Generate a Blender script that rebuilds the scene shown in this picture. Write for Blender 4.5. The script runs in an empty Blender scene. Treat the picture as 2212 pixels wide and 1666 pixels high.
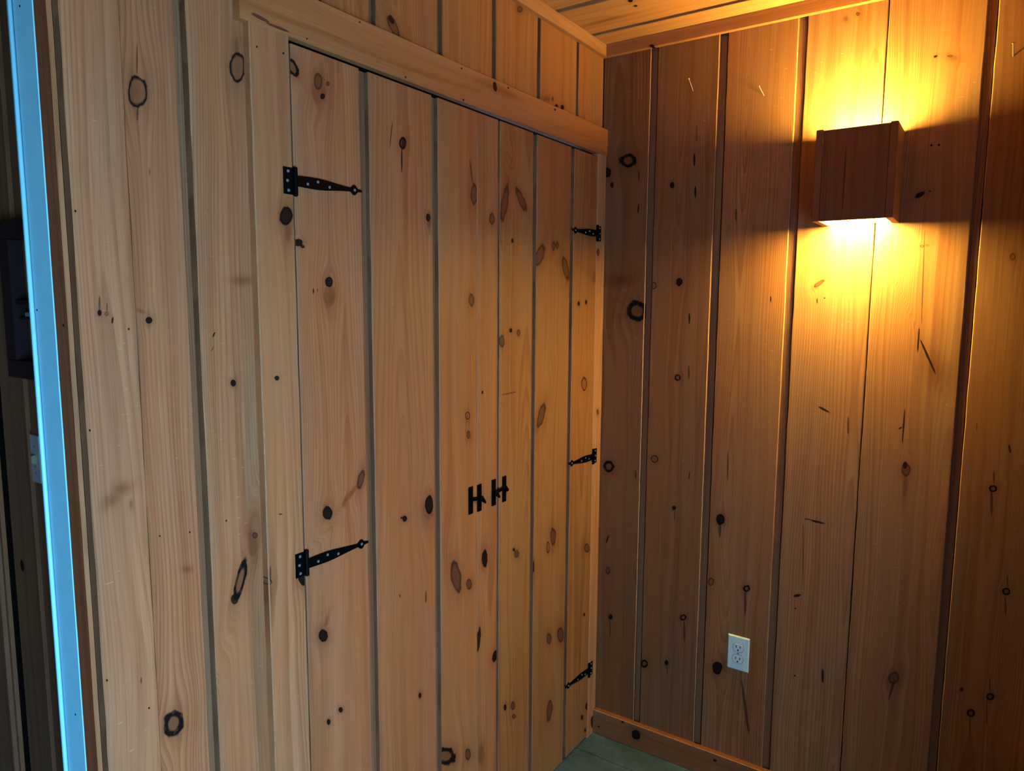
import bpy, bmesh, math, random
from mathutils import Matrix, Vector

# ------------------------------------------------------------------ camera, world, lights, exposure
W, H = 2212, 1666
F, YAW, PITCH, ROLL = 1527.78, 0.972705, -0.117484, 0.0053895
CAM = Vector((-2.21551, -1.14394, 1.58))
scene = bpy.context.scene
col = scene.collection

fwd = Vector((math.sin(YAW) * math.cos(PITCH), math.cos(YAW) * math.cos(PITCH), math.sin(PITCH)))
rgt0 = Vector((math.cos(YAW), -math.sin(YAW), 0))
up0 = rgt0.cross(fwd)
RGT = rgt0 * math.cos(ROLL) + up0 * math.sin(ROLL)
UP = -rgt0 * math.sin(ROLL) + up0 * math.cos(ROLL)
cam_data = bpy.data.cameras.new('camera')
cam_data.sensor_fit = 'HORIZONTAL'
cam_data.sensor_width = 36.0
cam_data.lens = 36.0 * F / W
cam_data.clip_start = 0.02
cam = bpy.data.objects.new('camera', cam_data)
col.objects.link(cam)
cam.matrix_world = Matrix((
    (RGT.x, UP.x, -fwd.x, CAM.x), (RGT.y, UP.y, -fwd.y, CAM.y), (RGT.z, UP.z, -fwd.z, CAM.z), (0, 0, 0, 1)))
scene.camera = cam

world = bpy.data.worlds.new('world')
scene.world = world
world.use_nodes = True
world.node_tree.nodes['Background'].inputs[0].default_value = (0.55, 0.75, 1.0, 1)
world.node_tree.nodes['Background'].inputs[1].default_value = 0.6


def area_light(name, loc, rot, sx, sy, power, color):
    d = bpy.data.lights.new(name, 'AREA')
    d.shape = 'RECTANGLE'; d.size = sx; d.size_y = sy; d.energy = power; d.color = color
    o = bpy.data.objects.new(name, d); col.objects.link(o)
    o.location = loc; o.rotation_euler = rot
    return o


DAY = (0.37, 0.66, 1.0)
# daylight entering through the tall window of the wall behind the viewer
area_light('daylight_window', (-2.50, -2.225, 0.80), (math.radians(-90), 0, math.radians(180)), 0.88, 1.38, 136, DAY)
LAMP_COLOR = (1.0, 0.66, 0.13)
LAMP_STRENGTH = 340.0

scene.cycles.max_bounces = 3
scene.cycles.diffuse_bounces = 2
scene.cycles.glossy_bounces = 1
scene.cycles.use_adaptive_sampling = True
scene.cycles.adaptive_threshold = 0.09
scene.cycles.adaptive_min_samples = 24
scene.cycles.sample_clamp_indirect = 3.0
scene.cycles.caustics_reflective = False
scene.cycles.caustics_refractive = False
vs = scene.view_settings
vs.view_transform = 'Standard'
vs.look = 'None'
vs.exposure = 0.0
vs.gamma = 1.0
vs.use_curve_mapping = False


# ------------------------------------------------------------------ pixel -> wall coordinates
def ray(px, py):
    return fwd + RGT * ((px - W / 2) / F) - UP * ((py - H / 2) / F)


def on_y(px, py, y=0.0):
    d = ray(px, py); return CAM + d * ((y - CAM.y) / d.y)


def on_x(px, py, x=0.0):
    d = ray(px, py); return CAM + d * ((x - CAM.x) / d.x)


def on_z(px, py, z=0.0):
    d = ray(px, py); return CAM + d * ((z - CAM.z) / d.z)


# ------------------------------------------------------------------ object helpers
def link(name, me, mat=None, parent=None):
    o = bpy.data.objects.new(name, me); col.objects.link(o)
    if mat is not None and me is not None and not me.materials: me.materials.append(mat)
    if parent is not None: o.parent = parent
    return o


def tag(o, label, cat, group=None, kind=None):
    o['label'] = label; o['category'] = cat
    if group: o['group'] = group
    if kind: o['kind'] = kind
    return o


def mesh_of(bm, smooth=False):
    bmesh.ops.recalc_face_normals(bm, faces=bm.faces[:])
    me = bpy.data.meshes.new('mesh'); bm.to_mesh(me); bm.free()
    if smooth:
        for p in me.polygons: p.use_smooth = True
    return me


def add_box(bm, x0, x1, y0, y1, z0, z1):
    vs_ = [bm.verts.new((x, y, z)) for x in (x0, x1) for y in (y0, y1) for z in (z0, z1)]
    for f in ((0, 1, 3, 2), (4, 6, 7, 5), (0, 4, 5, 1), (2, 3, 7, 6), (0, 2, 6, 4), (1, 5, 7, 3)):
        bm.faces.new([vs_[i] for i in f])


def bevel_box(x0, x1, y0, y1, z0, z1, b=0.001, seg=1):
    bm = bmesh.new(); add_box(bm, x0, x1, y0, y1, z0, z1)
    bmesh.ops.bevel(bm, geom=bm.edges[:] + bm.verts[:], offset=b, segments=seg, affect='EDGES', clamp_overlap=True)
    return mesh_of(bm)


def boxes(name, lst, mat, parent=None):
    bm = bmesh.new()
    for b in lst: add_box(bm, *b)
    return link(name, mesh_of(bm), mat, parent)


def prism(outline, d0, d1, bev=0.0):
    """outline in (x,z), extruded along local y from d0 (back) to d1 (front)"""
    bm = bmesh.new()
    f = bm.faces.new([bm.verts.new((x, d0, z)) for x, z in outline])
    r = bmesh.ops.extrude_face_region(bm, geom=[f])
    nv = [v for v in r['geom'] if isinstance(v, bmesh.types.BMVert)]
    bmesh.ops.translate(bm, verts=nv, vec=(0, d1 - d0, 0))
    if bev:
        front = [e for e in bm.edges if all(abs(v.co.y - d1) < 1e-7 for v in e.verts)]
        bmesh.ops.bevel(bm, geom=front, offset=bev, segments=1, affect='EDGES', clamp_overlap=True)
    return mesh_of(bm)


def disc_outline(r, n=16, sx=1, sz=1):
    return [(r * sx * math.cos(2 * math.pi * i / n), r * sz * math.sin(2 * math.pi * i / n)) for i in range(n)]


M_LEFT = Matrix(((-1, 0, 0, 0), (0, -1, 0, 0), (0, 0, 1, 0), (0, 0, 0, 1)))          # local y faces -Y
M_RIGHT = Matrix(((0, -1, 0, 0), (1, 0, 0, 0), (0, 0, 1, 0), (0, 0, 0, 1)))         # local y faces -X
M_LEFT_H = Matrix(((0, 0, 1, 0), (0, -1, 0, 0), (1, 0, 0, 0), (0, 0, 0, 1)))        # long axis +X, faces -Y
M_RIGHT_H = Matrix(((0, -1, 0, 0), (0, 0, -1, 0), (1, 0, 0, 0), (0, 0, 0, 1)))      # long axis -Y, faces -X
M_CEIL = Matrix(((-1, 0, 0, 0), (0, 0, -1, 0), (0, -1, 0, 0), (0, 0, 0, 1)))        # long axis -Y, faces down
M_FLOOR = Matrix(((1, 0, 0, 0), (0, 0, -1, 0), (0, 1, 0, 0), (0, 0, 0, 1)))         # long axis -Y, faces up


# ------------------------------------------------------------------ node helpers
class NT:
    def __init__(self, tree): self.t = tree; self.n = tree.nodes; self.l = tree.links

    def put(self, sock, v):
        if isinstance(v, bpy.types.NodeSocket): self.l.new(v, sock)
        elif isinstance(v, (tuple, list)):
            sock.default_value = tuple(v) if len(v) == len(sock.default_value) else tuple(v) + (1.0,)
        else: sock.default_value = v

    def m(self, op, a, b=None, c=None, clamp=False):
        n = self.n.new('ShaderNodeMath'); n.operation = op; n.use_clamp = clamp
        for i, v in enumerate((a, b, c)):
            if v is not None: self.put(n.inputs[i], v)
        return n.outputs[0]

    def v(self, op, a, b=None, out=0):
        n = self.n.new('ShaderNodeVectorMath'); n.operation = op
        self.put(n.inputs[0], a)
        if b is not None: self.put(n.inputs[1], b)
        return n.outputs[out]

    def comb(self, x, y, z):
        n = self.n.new('ShaderNodeCombineXYZ')
        for i, v in enumerate((x, y, z)): self.put(n.inputs[i], v)
        return n.outputs[0]

    def sep(self, a):
        n = self.n.new('ShaderNodeSeparateXYZ'); self.put(n.inputs[0], a); return n.outputs

    def noise(self, vec, scale=1.0, detail=2.0, rough=0.5):
        n = self.n.new('ShaderNodeTexNoise'); self.put(n.inputs['Vector'], vec)
        n.inputs['Scale'].default_value = scale; n.inputs['Detail'].default_value = detail
        n.inputs['Roughness'].default_value = rough
        return n.outputs[0]

    def noise2(self, x, y, seed, detail=0.0, rough=0.5, out=0):
        n = self.n.new('ShaderNodeTexNoise'); n.noise_dimensions = '2D'
        self.put(n.inputs['Vector'], self.comb(self.m('ADD', x, seed), y, 0.0))
        n.inputs['Scale'].default_value = 1.0; n.inputs['Detail'].default_value = detail
        n.inputs['Roughness'].default_value = rough
        return n.outputs[out]

    def rng(self, v, a, b, c=0.0, d=1.0, smooth=True):
        n = self.n.new('ShaderNodeMapRange'); n.interpolation_type = 'SMOOTHSTEP' if smooth else 'LINEAR'
        self.put(n.inputs[0], v)
        for i, q in enumerate((a, b, c, d)): self.put(n.inputs[i + 1], q)
        return n.outputs[0]

    def mix(self, f, a, b, mode='MIX'):
        n = self.n.new('ShaderNodeMix'); n.data_type = 'RGBA'; n.blend_type = mode
        self.put(n.inputs[0], f); self.put(n.inputs[6], a); self.put(n.inputs[7], b)
        return n.outputs[2]


def new_group(name, ins, outs):
    g = bpy.data.node_groups.new(name, 'ShaderNodeTree')
    for n, t in ins: g.interface.new_socket(n, in_out='INPUT', socket_type=t)
    for n, t in outs: g.interface.new_socket(n, in_out='OUTPUT', socket_type=t)
    return g, NT(g), g.nodes.new('NodeGroupInput').outputs, g.nodes.new('NodeGroupOutput').inputs


FL, VE, CO = 'NodeSocketFloat', 'NodeSocketVector', 'NodeSocketColor'

# one knot: grain bends round it, dark bark ring, brown heart
KNOT, t, gi, go = new_group('Knot', [('P', VE), ('N', CO), ('Acc', VE), ('Sh', FL), ('Dm', FL), ('Row1', VE), ('Row2', VE),
                                     ('Cx', FL), ('Core', FL), ('Ring', FL), ('Inner', FL), ('Brown', FL), ('Halo', FL), ('Bend', FL)],
                            [('Acc', VE), ('Sh', FL), ('Dm', FL)])
q1 = t.v('DOT_PRODUCT', gi['P'], gi['Row1'], out=1)
q2 = t.v('DOT_PRODUCT', gi['P'], gi['Row2'], out=1)
qv = t.comb(q1, q2, 0.0)
d = t.v('LENGTH', qv, out=1)
nn = t.sep(gi['N'])
d = t.m('MULTIPLY', d, t.m('ADD', 0.75, t.m('MULTIPLY', nn[0], 0.50)))
inside = t.rng(d, 1.06, 0.90)
hollow = t.rng(d, t.m('ADD', gi['Inner'], 0.10), t.m('SUBTRACT', gi['Inner'], 0.14))
black = t.m('MAXIMUM', t.m('MULTIPLY', inside, gi['Core']), t.m('MULTIPLY', t.m('MULTIPLY', t.m('SUBTRACT', inside, hollow, clamp=True), gi['Ring']), t.rng(nn[1], 0.30, 0.42, 0.78, 1.0)))
halo = t.m('MULTIPLY', t.m('EXPONENT', t.m('MULTIPLY', t.m('MULTIPLY', d, d), -0.38)), gi['Halo'])
acc = t.comb(black, t.m('MULTIPLY', inside, gi['Brown']), halo)
t.put(go['Acc'], t.v('MAXIMUM', gi['Acc'], acc))
e = t.m('EXPONENT', t.m('MULTIPLY', t.v('DOT_PRODUCT', t.v('MULTIPLY', qv, qv), (0.26, 0.09, 0.0), out=1), -1.0))
px_ = t.sep(gi['P'])[0]
sh = t.m('MULTIPLY', t.m('MULTIPLY', t.m('SUBTRACT', px_, gi['Cx']), e), t.m('MULTIPLY', gi['Bend'], -0.9))
t.put(go['Sh'], t.m('ADD', gi['Sh'], sh))
t.put(go['Dm'], t.m('MINIMUM', gi['Dm'], d))

# pine surface: growth rings cut along the board, fibres, stain variation, scuffs
PINE, t, gi, go = new_group('Pine', [('P', VE), ('Acc', VE), ('Sh', FL), ('Dm', FL), ('Seed', FL), ('Xc', FL), ('D0', FL), ('Slope', FL),
                                     ('Freq', FL), ('Late', FL), ('Tint', CO), ('Scuff', FL)],
                            [('Color', CO), ('Rough', FL), ('Spec', FL)])
s = t.sep(gi['P']); x, z = s[0], s[1]
sd = gi['Seed']
MUL = lambda p_, q_: t.m('MULTIPLY', p_, q_)
n1 = t.noise2(MUL(x, 7.0), MUL(z, 1.6), sd, 1.0)
n2 = t.noise2(MUL(x, 3.0), MUL(z, 0.9), t.m('ADD', sd, 17.3))
x1 = t.m('ADD', t.m('ADD', x, gi['Sh']), MUL(t.m('SUBTRACT', n1, 0.5), 0.030))
tt = t.m('ADD', t.m('ADD', gi['D0'], MUL(gi['Slope'], z)), MUL(t.m('SUBTRACT', n2, 0.5), 0.05))
dx = t.m('SUBTRACT', x1, gi['Xc'])
rad = t.m('SQRT', t.m('ADD', MUL(dx, dx), MUL(tt, tt)))
warp = t.noise2(MUL(rad, 16.0), MUL(z, 0.25), sd)
ring = t.m('ADD', MUL(rad, gi['Freq']), MUL(warp, 9.0))
fr = t.m('FRACT', ring)
late = MUL(t.rng(fr, 0.30, 0.92), t.rng(fr, 1.0, 0.94))
fibre = t.noise2(MUL(x1, 420.0), MUL(z, 7.0), sd, 1.0, 0.6)
streak = t.noise2(MUL(x1, 38.0), MUL(z, 0.7), t.m('ADD', sd, 9.0), 1.0)
late = MUL(MUL(late, t.rng(n2, 0.30, 0.65, 0.25, 0.9)), gi['Late'])
patch = t.noise2(MUL(x, 7.0), MUL(z, 1.7), t.m('ADD', sd, 31.0), 1.0)
c = t.mix(t.rng(patch, 0.3, 0.7), (0.43, 0.200, 0.082), (0.40, 0.215, 0.105))
c = t.mix(t.rng(streak, 0.52, 0.78, 0.0, 0.45), c, (0.27, 0.105, 0.038))
c = t.mix(t.rng(streak, 0.45, 0.22, 0.0, 0.35), c, (0.52, 0.30, 0.145))
c = t.mix(late, c, (0.19, 0.070, 0.024))
c = t.mix(1.0, c, t.comb(*[t.m('ADD', 0.80, MUL(fibre, 0.40))] * 3), 'MULTIPLY')
c = t.mix(1.0, c, gi['Tint'], 'MULTIPLY')
# scuffs and chips
sc1 = t.noise2(MUL(x, 46.0), MUL(z, 150.0), t.m('ADD', sd, 3.0), 1.0)
scm = MUL(t.rng(sc1, 0.78, 0.82), MUL(t.rng(patch, 0.5, 0.62), gi['Scuff']))
c = t.mix(MUL(scm, 0.28), c, (0.62, 0.45, 0.28))
a = t.sep(gi['Acc'])
kr = t.m('FRACT', t.m('ADD', MUL(gi['Dm'], 4.5), MUL(fibre, 0.5)))
c = t.mix(a[2], c, t.mix(1.0, c, (0.52, 0.36, 0.24), 'MULTIPLY'))
c = t.mix(a[1], c, t.mix(kr, (0.135, 0.054, 0.021), (0.048, 0.020, 0.010)))
c = t.mix(MUL(a[0], 0.985), c, (0.006, 0.005, 0.005))
t.put(go['Color'], c)
t.put(go['Spec'], t.m('SUBTRACT', 0.32, MUL(a[0], 0.28)))
t.put(go['Rough'], t.m('ADD', 0.40, t.m('MULTIPLY', fibre, 0.22)))


def principled(m):
    nt = m.node_tree; nt.nodes.clear()
    out = nt.nodes.new('ShaderNodeOutputMaterial'); b = nt.nodes.new('ShaderNodeBsdfPrincipled')
    nt.links.new(b.outputs[0], out.inputs[0]); return NT(nt), b


KIND = {  # core, ring, inner, brown, halo, bend
    'D': (0.93, 1.0, 0.62, 0.95, 0.75, 1.0), 'R': (0.0, 1.0, 0.54, 0.55, 0.6, 1.0), 'T': (0.0, 0.95, 0.76, 0.25, 0.45, 1.0), 'O': (0.0, 1.0, 0.78, 0.35, 0.5, 1.0),
    'B': (0.0, 0.50, 0.70, 0.88, 0.70, 1.0), 'b': (0.0, 0.05, 0.7, 0.28, 0.65, 0.8), 'K': (0.9, 0.9, 0.1, 0.5, 0.25, 0.15),
    'k': (0.5, 0.5, 0.1, 0.5, 0.15, 0.0), 'G': (0.0, 0.0, 0.1, 0.0, 0.75, 0.0), 'P': (0.95, 0.9, 0.1, 0.5, 0.15, 0.2)}
rnd = random.Random(7)


def pine_material(knots=(), tint=(1, 1, 1), late=0.75, freq=None, xc=None, d0=None, slope=None, scuff=0.6, rough=0.0):
    """knots: (cx, cz, ux, uz, vx, vz, kind) in board coordinates; u, v are the half axes of the knot"""
    m = bpy.data.materials.new('pine'); m.use_nodes = True
    t, b = principled(m)
    tc = t.n.new('ShaderNodeTexCoord')
    o = t.sep(tc.outputs['Object'])
    P = t.comb(o[0], o[2], 1.0)
    seed = rnd.uniform(0, 90)
    kn = t.noise2(t.m('MULTIPLY', o[0], 55.0), t.m('MULTIPLY', o[2], 38.0), seed, 2.0, 0.6, 1) if knots else (0.5, 0.5, 0.5)
    acc, shs, dm = (0.0, 0.0, 0.0), 0.0, 99.0
    for (cx, cz, ux, uz, vx, vz, k) in knots:
        det = ux * vz - uz * vx
        if abs(det) < 1e-9: continue
        r1 = (vz / det, -vx / det, -(vz * cx - vx * cz) / det)
        r2 = (-uz / det, ux / det, -(-uz * cx + ux * cz) / det)
        g = t.n.new('ShaderNodeGroup'); g.node_tree = KNOT
        core, ring, inner, brown, halo, bend = KIND[k]
        for nme, val in (('P', P), ('N', kn), ('Acc', acc), ('Sh', shs), ('Dm', dm), ('Row1', r1), ('Row2', r2), ('Cx', cx),
                         ('Core', core), ('Ring', ring), ('Inner', inner), ('Brown', brown), ('Halo', halo), ('Bend', bend)):
            t.put(g.inputs[nme], val)
        acc, shs, dm = g.outputs['Acc'], g.outputs['Sh'], g.outputs['Dm']
    g = t.n.new('ShaderNodeGroup'); g.node_tree = PINE
    for nme, val in (('P', P), ('Acc', acc), ('Sh', shs), ('Dm', dm), ('Seed', seed),
                     ('Xc', rnd.uniform(-0.06, 0.06) if xc is None else xc), ('D0', rnd.uniform(0.01, 0.06) if d0 is None else d0),
                     ('Slope', rnd.uniform(-0.03, 0.03) if slope is None else slope), ('Freq', rnd.uniform(110, 190) if freq is None else freq),
                     ('Late', late), ('Tint', tint), ('Scuff', scuff)):
        t.put(g.inputs[nme], val)
    t.put(b.inputs['Base Color'], g.outputs['Color'])
    t.put(b.inputs['Roughness'], t.m('ADD', g.outputs['Rough'], rough))
    t.put(b.inputs['Specular IOR Level'], g.outputs['Spec'])
    bp = t.n.new('ShaderNodeBump'); bp.inputs['Strength'].default_value = 0.22; bp.inputs['Distance'].default_value = 0.0008
    t.put(bp.inputs['Height'], t.noise2(t.m('MULTIPLY', o[0], 300.0), t.m('MULTIPLY', o[2], 6.0), seed)); t.put(b.inputs['Normal'], bp.outputs[0])
    return m


def flat(name, color, rough=0.5, metal=0.0, spec=0.5, var=0.0, scale=30.0, bump=0.0):
    m = bpy.data.materials.new(name); m.use_nodes = True
    t, b = principled(m)
    tc = t.n.new('ShaderNodeTexCoord')
    n = t.noise(tc.outputs['Object'], scale, 4.0, 0.6)
    k = t.m('ADD', 1.0 - var, t.m('MULTIPLY', n, 2 * var))
    t.put(b.inputs['Base Color'], t.mix(1.0, color, t.comb(k, k, k), 'MULTIPLY'))
    b.inputs['Roughness'].default_value = rough; b.inputs['Metallic'].default_value = metal
    b.inputs['Specular IOR Level'].default_value = spec
    if bump:
        bp = t.n.new('ShaderNodeBump'); bp.inputs['Strength'].default_value = bump; bp.inputs['Distance'].default_value = 0.001
        t.put(bp.inputs['Height'], n); t.put(b.inputs['Normal'], bp.outputs[0])
    return m


IRON = flat('black_iron', (0.0010, 0.0011, 0.0016), 0.55, 0.0, 0.05, 0.3, 200, 0.1)
SCREW = flat('zinc_screw', (0.20, 0.29, 0.34), 0.4, 0.6, 0.5, 0.25, 400)
DARK = flat('dark_void', (0.004, 0.0035, 0.003), 0.9, 0, 0.1)


# ------------------------------------------------------------------ planks
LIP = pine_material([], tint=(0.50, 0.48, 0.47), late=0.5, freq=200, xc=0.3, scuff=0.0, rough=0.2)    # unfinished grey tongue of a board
PALE = pine_material([], tint=(0.85, 0.72, 0.62), late=0.3, scuff=0.0)  # paler pine paints light onto the room-facing edge of the jamb
EDGE = flat('worn_lit_edge', (0.37, 0.20, 0.095), 0.55, 0, 0.3, 0.45, 45)                                  # worn arris, lightened further to paint lamp light along the edges
def plank(name, parent, mat, rot, origin, w, length, thick=0.02, lip=0.0, depth=0.010, cham=0.0018, jit=0.0007, seg=None, edge=(False, False), pale_side=False, grey_side=False):
    """board with its face at local y=0, origin at bottom centre of the face; a lip on the local -x side forms the channel"""
    h = w / 2
    prof = [(h, -thick), (h, -cham), (h - cham, 0), (-h + cham, 0), (-h, -cham)]
    if lip > 0: prof += [(-h, -depth), (-h - lip, -depth), (-h - lip, -thick)]
    else: prof += [(-h, -thick)]
    seg = seg or max(2, int(length / 0.06))
    r = random.Random(int(abs(origin[0]) * 9973 + abs(origin[1]) * 7919 + w * 1e5))
    bm = bmesh.new(); rows = []
    for i in range(seg + 1):
        j1, j2 = r.uniform(-1, 1) * jit, r.uniform(-1, 1) * jit
        row = []
        for k, (px, py) in enumerate(prof):
            j = j1 if k in (1, 2) else (j2 if k in (3, 4) else 0)
            row.append(bm.verts.new((px + j, py, length * i / seg)))
        rows.append(row)
    n = len(prof)
    for i in range(seg):
        for k in range(n):
            fc = bm.faces.new((rows[i][k], rows[i][(k + 1) % n], rows[i + 1][(k + 1) % n], rows[i + 1][k]))
            fc.material_index = 3 if pale_side and k in (3, 4) else 2 if (k == 1 and edge[0]) or (k == 3 and edge[1]) else (1 if (lip > 0 and k in (5, 6)) or (grey_side and k == 0) else 0)
    bm.faces.new(rows[0][::-1]); bm.faces.new(rows[-1])
    o = link(name, mesh_of(bm), mat, parent)
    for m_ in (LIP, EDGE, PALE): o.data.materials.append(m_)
    o.matrix_world = Matrix.Translation(origin) @ rot
    return o


def knots_from_px(lst, proj, off, rot, origin):
    """(px, py, half width, half height, kind[, tilt degrees]) measured on the photograph -> board coordinates"""
    inv = (Matrix.Translation(origin) @ rot).inverted()
    out = []
    for k in lst:
        px, py, hw, hh, kind = k[:5]; a = math.radians(k[5]) if len(k) > 5 else 0.0
        f = lambda u, v: inv @ proj(u, v, off)
        c0 = f(px, py)
        u = f(px + hw * math.cos(a), py + hw * math.sin(a)) - c0
        v = f(px + hh * math.sin(a), py - hh * math.cos(a)) - c0
        out.append((c0.x, c0.z, u.x, u.z, v.x, v.z, kind))
    return out


Z_CEIL, Z_CROWN, Z_HEAD_T, Z_HEAD_B, Z_BASE = 2.428, 2.389, 2.158, 2.070, 0.091
T_TRIM = 0.0176          # face of the door trim in front of the wall boards
T_DOOR = 0.0160

warm = lambda c_: (c_[0] * 1.03, c_[1] * 0.95, c_[2] * 0.88)      # the closet wall is a shade redder than the base pine
TR = (0.68, 0.61, 0.54)

# ------------------------------------------------------------------ setting: floor
FLOORM = bpy.data.materials.new('floor_paint'); FLOORM.use_nodes = True
t, b = principled(FLOORM)
tc = t.n.new('ShaderNodeTexCoord'); P = tc.outputs['Object']
n1 = t.noise(P, 9.0, 6.0, 0.65); n2 = t.noise(P, 70.0, 3.0, 0.6); n3 = t.noise(P, 160.0, 2.0, 0.5)
c = t.mix(t.rng(n1, 0.35, 0.7), (0.032, 0.076, 0.132), (0.064, 0.146, 0.240))
c = t.mix(t.rng(n2, 0.58, 0.7, 0, 0.6), c, (0.03, 0.036, 0.03))
c = t.mix(t.rng(n3, 0.70, 0.76, 0, 0.8), c, (0.36, 0.34, 0.25))
t.put(b.inputs['Base Color'], c); b.inputs['Roughness'].default_value = 0.6
bp = t.n.new('ShaderNodeBump'); bp.inputs['Strength'].default_value = 0.4; bp.inputs['Distance'].default_value = 0.002
t.put(bp.inputs['Height'], n1); t.put(b.inputs['Normal'], bp.outputs[0])

X_SEAM = -0.134
floor = boxes('floor', [(-3.1, 0.1, -2.55, 2.6, -0.08, -0.012)], DARK)
tag(floor, 'grey-green painted floor with a thin seam in the corner', 'floor', kind='structure')
edges = [0.02, X_SEAM, X_SEAM - 0.61, X_SEAM - 1.22, X_SEAM - 1.83, X_SEAM - 2.44, -3.02]
for i in range(len(edges) - 1):
    link('floor_panel', bevel_box(edges[i + 1] + 0.0012, edges[i] - 0.0012, -1.9, 0.022 if i < 3 else 2.5, -0.012, 0.0, 0.001), FLOORM, floor)

# ------------------------------------------------------------------ setting: wall with the closet (left)
X_END = -1.6976           # end of the boarding at the doorway
wall_l = boxes('wall_left', [(X_END, -1.318, 0.0205, 0.07, 0, Z_CEIL), (-1.318, 0.0, 0.0205, 0.07, Z_HEAD_B + 0.012, Z_CEIL), (-0.045, 0.0, 0.0205, 0.07, 0, Z_HEAD_B)], DARK)
tag(wall_l, 'knotty pine plank wall with the two closet doors', 'wall', kind='structure')


def left_plank(parent, x0, x1, z0, z1, kn=(), lip=0.0, off=0.0, thick=0.02, **kw):
    org = Vector(((x0 + x1) / 2, -off, z0))
    kw['tint'] = warm(kw['tint'])
    mat = pine_material(knots_from_px(kn, on_y, -off, M_LEFT, org), **kw)
    return plank('plank', parent, mat, M_LEFT, org, abs(x1 - x0), z1 - z0, thick, lip, grey_side=True)


xl = lambda px, off=0.0: on_y(px, 650, -off).x
# boards beside the doorway
left_plank(wall_l, X_END, xl(293.2), 0.0, Z_CROWN + 0.03, [
    (215, 676, 4.5, 7, 'D'), (215, 655, 2, 16, 'k'), (230, 678, 3.5, 4.5, 'T'), (231, 664, 1.2, 9, 'k'), (243, 692, 2.2, 7, 'K', 10),
    (278, 711, 2.2, 2.6, 'P'), (194, 930, 2.2, 2.6, 'P'), (264, 1056, 17, 9, 'G', -20), (283, 1090, 3, 7, 'G'), (240, 1080, 10, 16, 'G', 40),
    (212, 1358, 4, 9, 'K'), (231, 1470, 2, 2.5, 'P'), (322, 1530, 2, 2.5, 'P'), (163, 456, 2.2, 2.6, 'P'), (305, 1470, 1.5, 6, 'k')],
    tint=(0.84, 0.82, 0.86), late=0.40, freq=42, xc=0.22, d0=0.03, slope=0.012, scuff=1.0)
left_plank(wall_l, xl(293.6), xl(405.8), 0.0, Z_CROWN + 0.03, [
    (297, 198, 22, 35, 'O'), (296, 130, 2, 34, 'k'), (297, 245, 2, 18, 'k'), (322, 692, 7, 7, 'D'), (304, 672, 8, 3, 'G', 20), (375, 1563, 21, 30, 'R', 12),
    (323, 371, 2, 5, 'b'), (345, 1158, 2, 2, 'P'), (410, 1150, 2, 2, 'P'), (404, 1230, 7, 5, 'G')],
    lip=0.0155, tint=(0.82, 0.77, 0.78), late=0.50, freq=150, xc=0.10, d0=0.02, slope=0.01, scuff=0.8)
left_plank(wall_l, xl(430.5), -1.335, 0.0, Z_CROWN + 0.03, [
    (513, 146, 16, 34, 'O'), (511, 105, 6, 22, 'G'), (524, 606, 16, 7, 'G'), (504, 828, 6, 7, 'D'), (551, 1157, 6, 7.5, 'B'), (546, 1175, 10, 30, 'b'),
    (519, 1255, 10, 50, 'R', 14), (507, 1295, 8, 11, 'K'), (462, 723, 1.8, 6, 'K', 25), (459, 754, 1.2, 5, 'k', 20), (453, 1524, 12, 27, 'T', 12),
    (489, 1125, 1.6, 2.4, 'P')],
    tint=(0.84, 0.82, 0.83), late=0.45, freq=165, xc=-0.09, d0=0.02, slope=0.012, scuff=0.8)
# boards above the doors
ax = [(-1.30, -1.0822), (-1.0616, -0.8586), (-0.8398, -0.6379), (-0.6191, -0.4151), (-0.3976, -0.1852), (-0.1703, -0.0012)]
ak = [[(690, 3, 4, 5, 'D'), (691, 20, 1.5, 20, 'k')], [(850, 58, 9, 28, 'B', -25), (845, 42, 5, 12, 'K', -25)], [], [(1123, 20, 6, 7, 'B')],
      [(1202, 229, 3, 4, 'D'), (1215, 232, 4, 5, 'D'), (1180, 214, 8, 5, 'b'), (1194, 214, 2, 4, 'B')], []]
for i, (a0, a1) in enumerate(ax):
    left_plank(wall_l, a0, a1, Z_HEAD_B + 0.015, Z_CROWN + 0.03, ak[i], lip=0.016 if i < 5 else 0.0, tint=(0.78, 0.70, 0.56), late=0.4,
               xc=rnd.uniform(-.12, .12), scuff=0.1)

# closet inside, in the dark behind the doors
tag(boxes('wall_closet', [(-1.44, 0.0, 0.60, 0.62, 0, Z_CEIL), (-1.46, -1.44, 0.07, 0.62, 0, Z_CEIL)], DARK),
    'dark closet interior behind the plank doors', 'wall', kind='structure')

# trim round the doors
org = Vector((-1.412, -T_TRIM - 0.0015, (Z_HEAD_B + Z_HEAD_T) / 2))
mat = pine_material(knots_from_px([(1068, 187, 4, 11, 'D', -10), (1080, 195, 30, 6, 'G', 25), (560, 38, 22, 4, 'k', 28), (600, 60, 26, 3, 'k', 22),
                                   (662, 84, 1.8, 2.2, 'P'), (776, 48, 1.8, 2.2, 'P'), (875, 167, 1.8, 2.2, 'P'), (1000, 216, 1.8, 2.2, 'P'),
                                   (996, 148, 1.8, 2.2, 'P'), (1097, 190, 1.8, 2.2, 'P'), (1198, 237, 1.8, 2.2, 'P')],
                                  on_y, -T_TRIM, M_LEFT_H, org), tint=(0.94, 0.73, 0.50), late=0.35, freq=110, xc=0.0, d0=0.05, slope=0.02, scuff=0.1)
tag(plank('trim_1', None, mat, M_LEFT_H, org, Z_HEAD_T - Z_HEAD_B, 1.412, 0.0185, jit=0.0004),
    'horizontal pine header board above both closet doors', 'trim', kind='structure')
org = Vector(((-1.4085 + xl(641, T_TRIM)) / 2, -T_TRIM, 0.0))
jx0, jx1 = xl(559, T_TRIM), xl(641, T_TRIM)
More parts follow.
